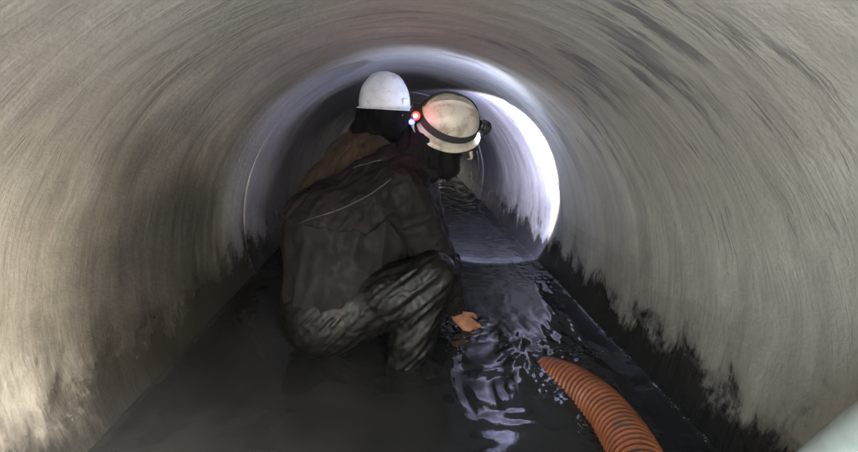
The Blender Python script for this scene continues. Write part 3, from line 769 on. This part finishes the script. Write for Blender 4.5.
tr = [((-.43, 2.02, -.10), (-.42, 2.22, -.10), .165, .165, .06), ((-.42, 2.1, -.05), (-.40, 2.1, .12), .17, .165, .08),
    ((-.40, 2.02, -.10), (-.05, 1.98, .02), .13, .082, .05), ((-.05, 1.98, .02), (-.15, 2.0, -.36), .082, .075, .04),
    ((-.38, 2.2, -.10), (-.02, 2.24, .02), .13, .082, .05), ((-.02, 2.24, .02), (-.12, 2.24, -.36), .082, .075, .04),
    ((-.15, 2.0, -.375), (.04, 2.0, -.39), .05, .04, .03), ((-.12, 2.24, -.375), (.07, 2.26, -.39), .05, .04, .03)]
build('trousers', tr, .009, .04, M['trousers_black'], p2, fold=[dict(amp=.012, long_dir=(.8, 0, .5), fl=2, fs=16, seed=61.0)])
jt = [((-.37, 2.08, .08), (-.33, 2.10, .25), .18, .18, .07), ((-.33, 2.08, .25), (-.21, 2.04, .41), .175, .15, .07),
    ((-.24, 2.03, .42), (-.16, 2.02, .52), .15, .10, .05), ((-.17, 1.93, .45), (-.17, 2.2, .44), .09, .09, .06),
    ((-.17, 1.93, .42), (-.05, 1.93, .18), .085, .068, .04), ((-.05, 1.93, .18), (-.02, 1.985, .09), .062, .045, .02),
    ((-.17, 2.2, .42), (-.04, 2.27, .18), .085, .068, .04), ((-.04, 2.27, .18), (.0, 2.225, .09), .062, .045, .02)]
jt_o = build('jacket', jt, .0075, .045, M['jacket_tan'], p2, fold=[dict(amp=.012, long_dir=(.6, 0, .8), fl=2, fs=10, seed=71.0), dict(amp=.005, long_dir=(.3, 0, -1), fl=4, fs=26, seed=75.0)])
h2d = [('e', H2C+Q2@np.array([-.008, 0, -.035]), np.array([.108, .088, .070]), Q2, .03),
       ('e', H2C+Q2@np.array([.018, 0, -.085]), np.array([.088, .078, .07]), Q2, .03),
       (H2C+Q2@np.array([-.04, 0, -.07]), (-.18, 2.03, .54), .095, .10, .05), (H2C+Q2@np.array([.02, .01, -.03]), H2C+Q2@np.array([.03, .02, -.10]), .090, .085, .03),
       ]
build('hood', h2d, .007, .03, M['hood'], p2, fold=[dict(amp=.009, long_dir=(0, .3, 1), fl=5, fs=20, seed=81.0)])
h2, _ = make_helmet(p2, H2C, H2F, H2U, M['helm_clean'], .92, ridges=3, peak=.022)
# small moulded badge / lamp clip on the brow of the clean helmet
V, Fc = rbox(to_world([(.128, -.0, .022)], H2C, Q2)[0], Q2, .007, .015, .013)
mesh_obj('lamp_clip', V, Fc, M['helm_clean'], h2)
V, Fc = tube(drape([jt_o], [(-.25, 1.90, .52), (-.31, 1.90, .44), (-.36, 1.90, .34)]), .0015, 6)
mesh_obj('piping', V, Fc, M['piping'], jt_o)

# ------------------------------------------------------------------ orange corrugated suction hose
hp_ = spline([(.42, 1.58, -.45), (.480, 1.49, -.372), (.530, 1.415, -.312), (.578, 1.30, -.272), (.608, 1.168, -.25), (.612, 1.042, -.238),
              (.592, .90, -.225), (.555, .76, -.215), (.50, .55, -.21), (.46, .30, -.205), (.45, 0, -.20), (.45, -.5, -.20), (.44, -1.4, -.20)], 6000)
L = np.concatenate([[0], np.cumsum(np.linalg.norm(np.diff(hp_, axis=0), axis=1))])
PITCH_H = .0205; n = int(L[-1]/PITCH_H*8)
s = np.linspace(0, L[-1], n); P = np.stack([np.interp(s, L, hp_[:, i]) for i in range(3)], 1)
ph = (s/PITCH_H+.35*noise3(s*7, 1, 2)) % 1
prof = np.clip(np.abs(np.cos(np.pi*ph)), 0, 1)**1.3
rp = (.0635 + .0065*prof*(1+.25*noise3(s*9, 0, 5)))*(1+.018*noise3(s*6, 3, 1))
V, Fc = tube(P, .07, 40, rprof=rp, caps=False)
V2, Fc2 = tube(P[:60], .055, 40, rprof=[.058]*60, caps=False)
Fc = [(a, b, c_, d_) for a, b, c_, d_ in Fc]+[tuple(i+len(V) for i in f[::-1]) for f in Fc2]
Fc += [(j, len(V)+j, len(V)+(j+1) % 40, (j+1) % 40) for j in range(40)]
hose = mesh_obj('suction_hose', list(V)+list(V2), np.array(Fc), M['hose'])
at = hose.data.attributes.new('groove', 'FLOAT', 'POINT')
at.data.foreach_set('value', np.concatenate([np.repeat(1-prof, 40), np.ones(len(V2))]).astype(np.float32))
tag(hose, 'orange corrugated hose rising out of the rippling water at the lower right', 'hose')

# ------------------------------------------------------------------ pale tube in the bottom right corner
M['tube'] = simple('pale_green_grey_plastic', (.45, .52, .48), .22, .12, 14, .1)
pt = spline([(.70, .70, -.40), (.725, .65, -.20), (.738, .62, -.063), (.739, .58, .046), (.733, .54, .134), (.72, .49, .22), (.70, .40, .31), (.66, .25, .36), (.60, .0, .37), (.55, -.4, .30), (.52, -1.0, .1)], 110)
V, Fc = tube(pt, .052, 32)
tag(mesh_obj('plastic_pipe', V, Fc, M['tube']), 'smooth pale greenish white tube crossing the extreme bottom right corner', 'pipe')

# ------------------------------------------------------------------ foam: small bubbles along the wall, the hose and the hand
fr = random.Random(11); V, Fc = [], []
def bubble(x, y, r):
    z = WZ+float(water_height(np.array([x]), np.array([y]))[0])-r*.35; b0 = len(V); n = 6
    V.append((x, y, z+r))
    for k, (h_, q) in enumerate(((.7, .7), (.1, 1.0))):
        for j in range(n):
            a = 2*math.pi*(j+.5*k)/n; V.append((x+r*q*math.cos(a), y+r*q*math.sin(a), z+r*h_))
    for j in range(n):
        Fc.append((b0, b0+1+j, b0+1+(j+1) % n)); Fc.append((b0+1+j, b0+1+n+j, b0+1+n+(j+1) % n, b0+1+(j+1) % n))
for _ in range(150):                                   # against the right wall
    y = fr.uniform(.75, 2.6); 
    if noise3(y*7, 0, 3) < -.05: continue
    bubble(.862-abs(fr.gauss(0, .006)), y, fr.uniform(.0007, .0019))
for cx_, cy_, n_, sp_ in ((.31, 1.66, 70, .035), (.24, 1.58, 60, .04), (.19, 1.52, 40, .04), (.47, 1.36, 60, .03), (.50, 1.22, 50, .03), (.55, 1.50, 70, .035), (.70, 1.50, 60, .04), (.53, 1.08, 40, .02), (.68, 1.22, 40, .02)):
    for _ in range(n_//2): bubble(cx_+fr.gauss(0, sp_), cy_+fr.gauss(0, sp_*.5), fr.uniform(.0008, .0022))
b = NB('foam'); b.set(Base_Color=(.5, .52, .55), Roughness=.15); b.b.inputs['Transmission Weight'].default_value = .35; M['foam'] = b.m
tag(mesh_obj('foam', V, Fc, M['foam']), 'thin scattered white bubbles on the water by the hose, hand and wall', 'foam', kind='stuff')
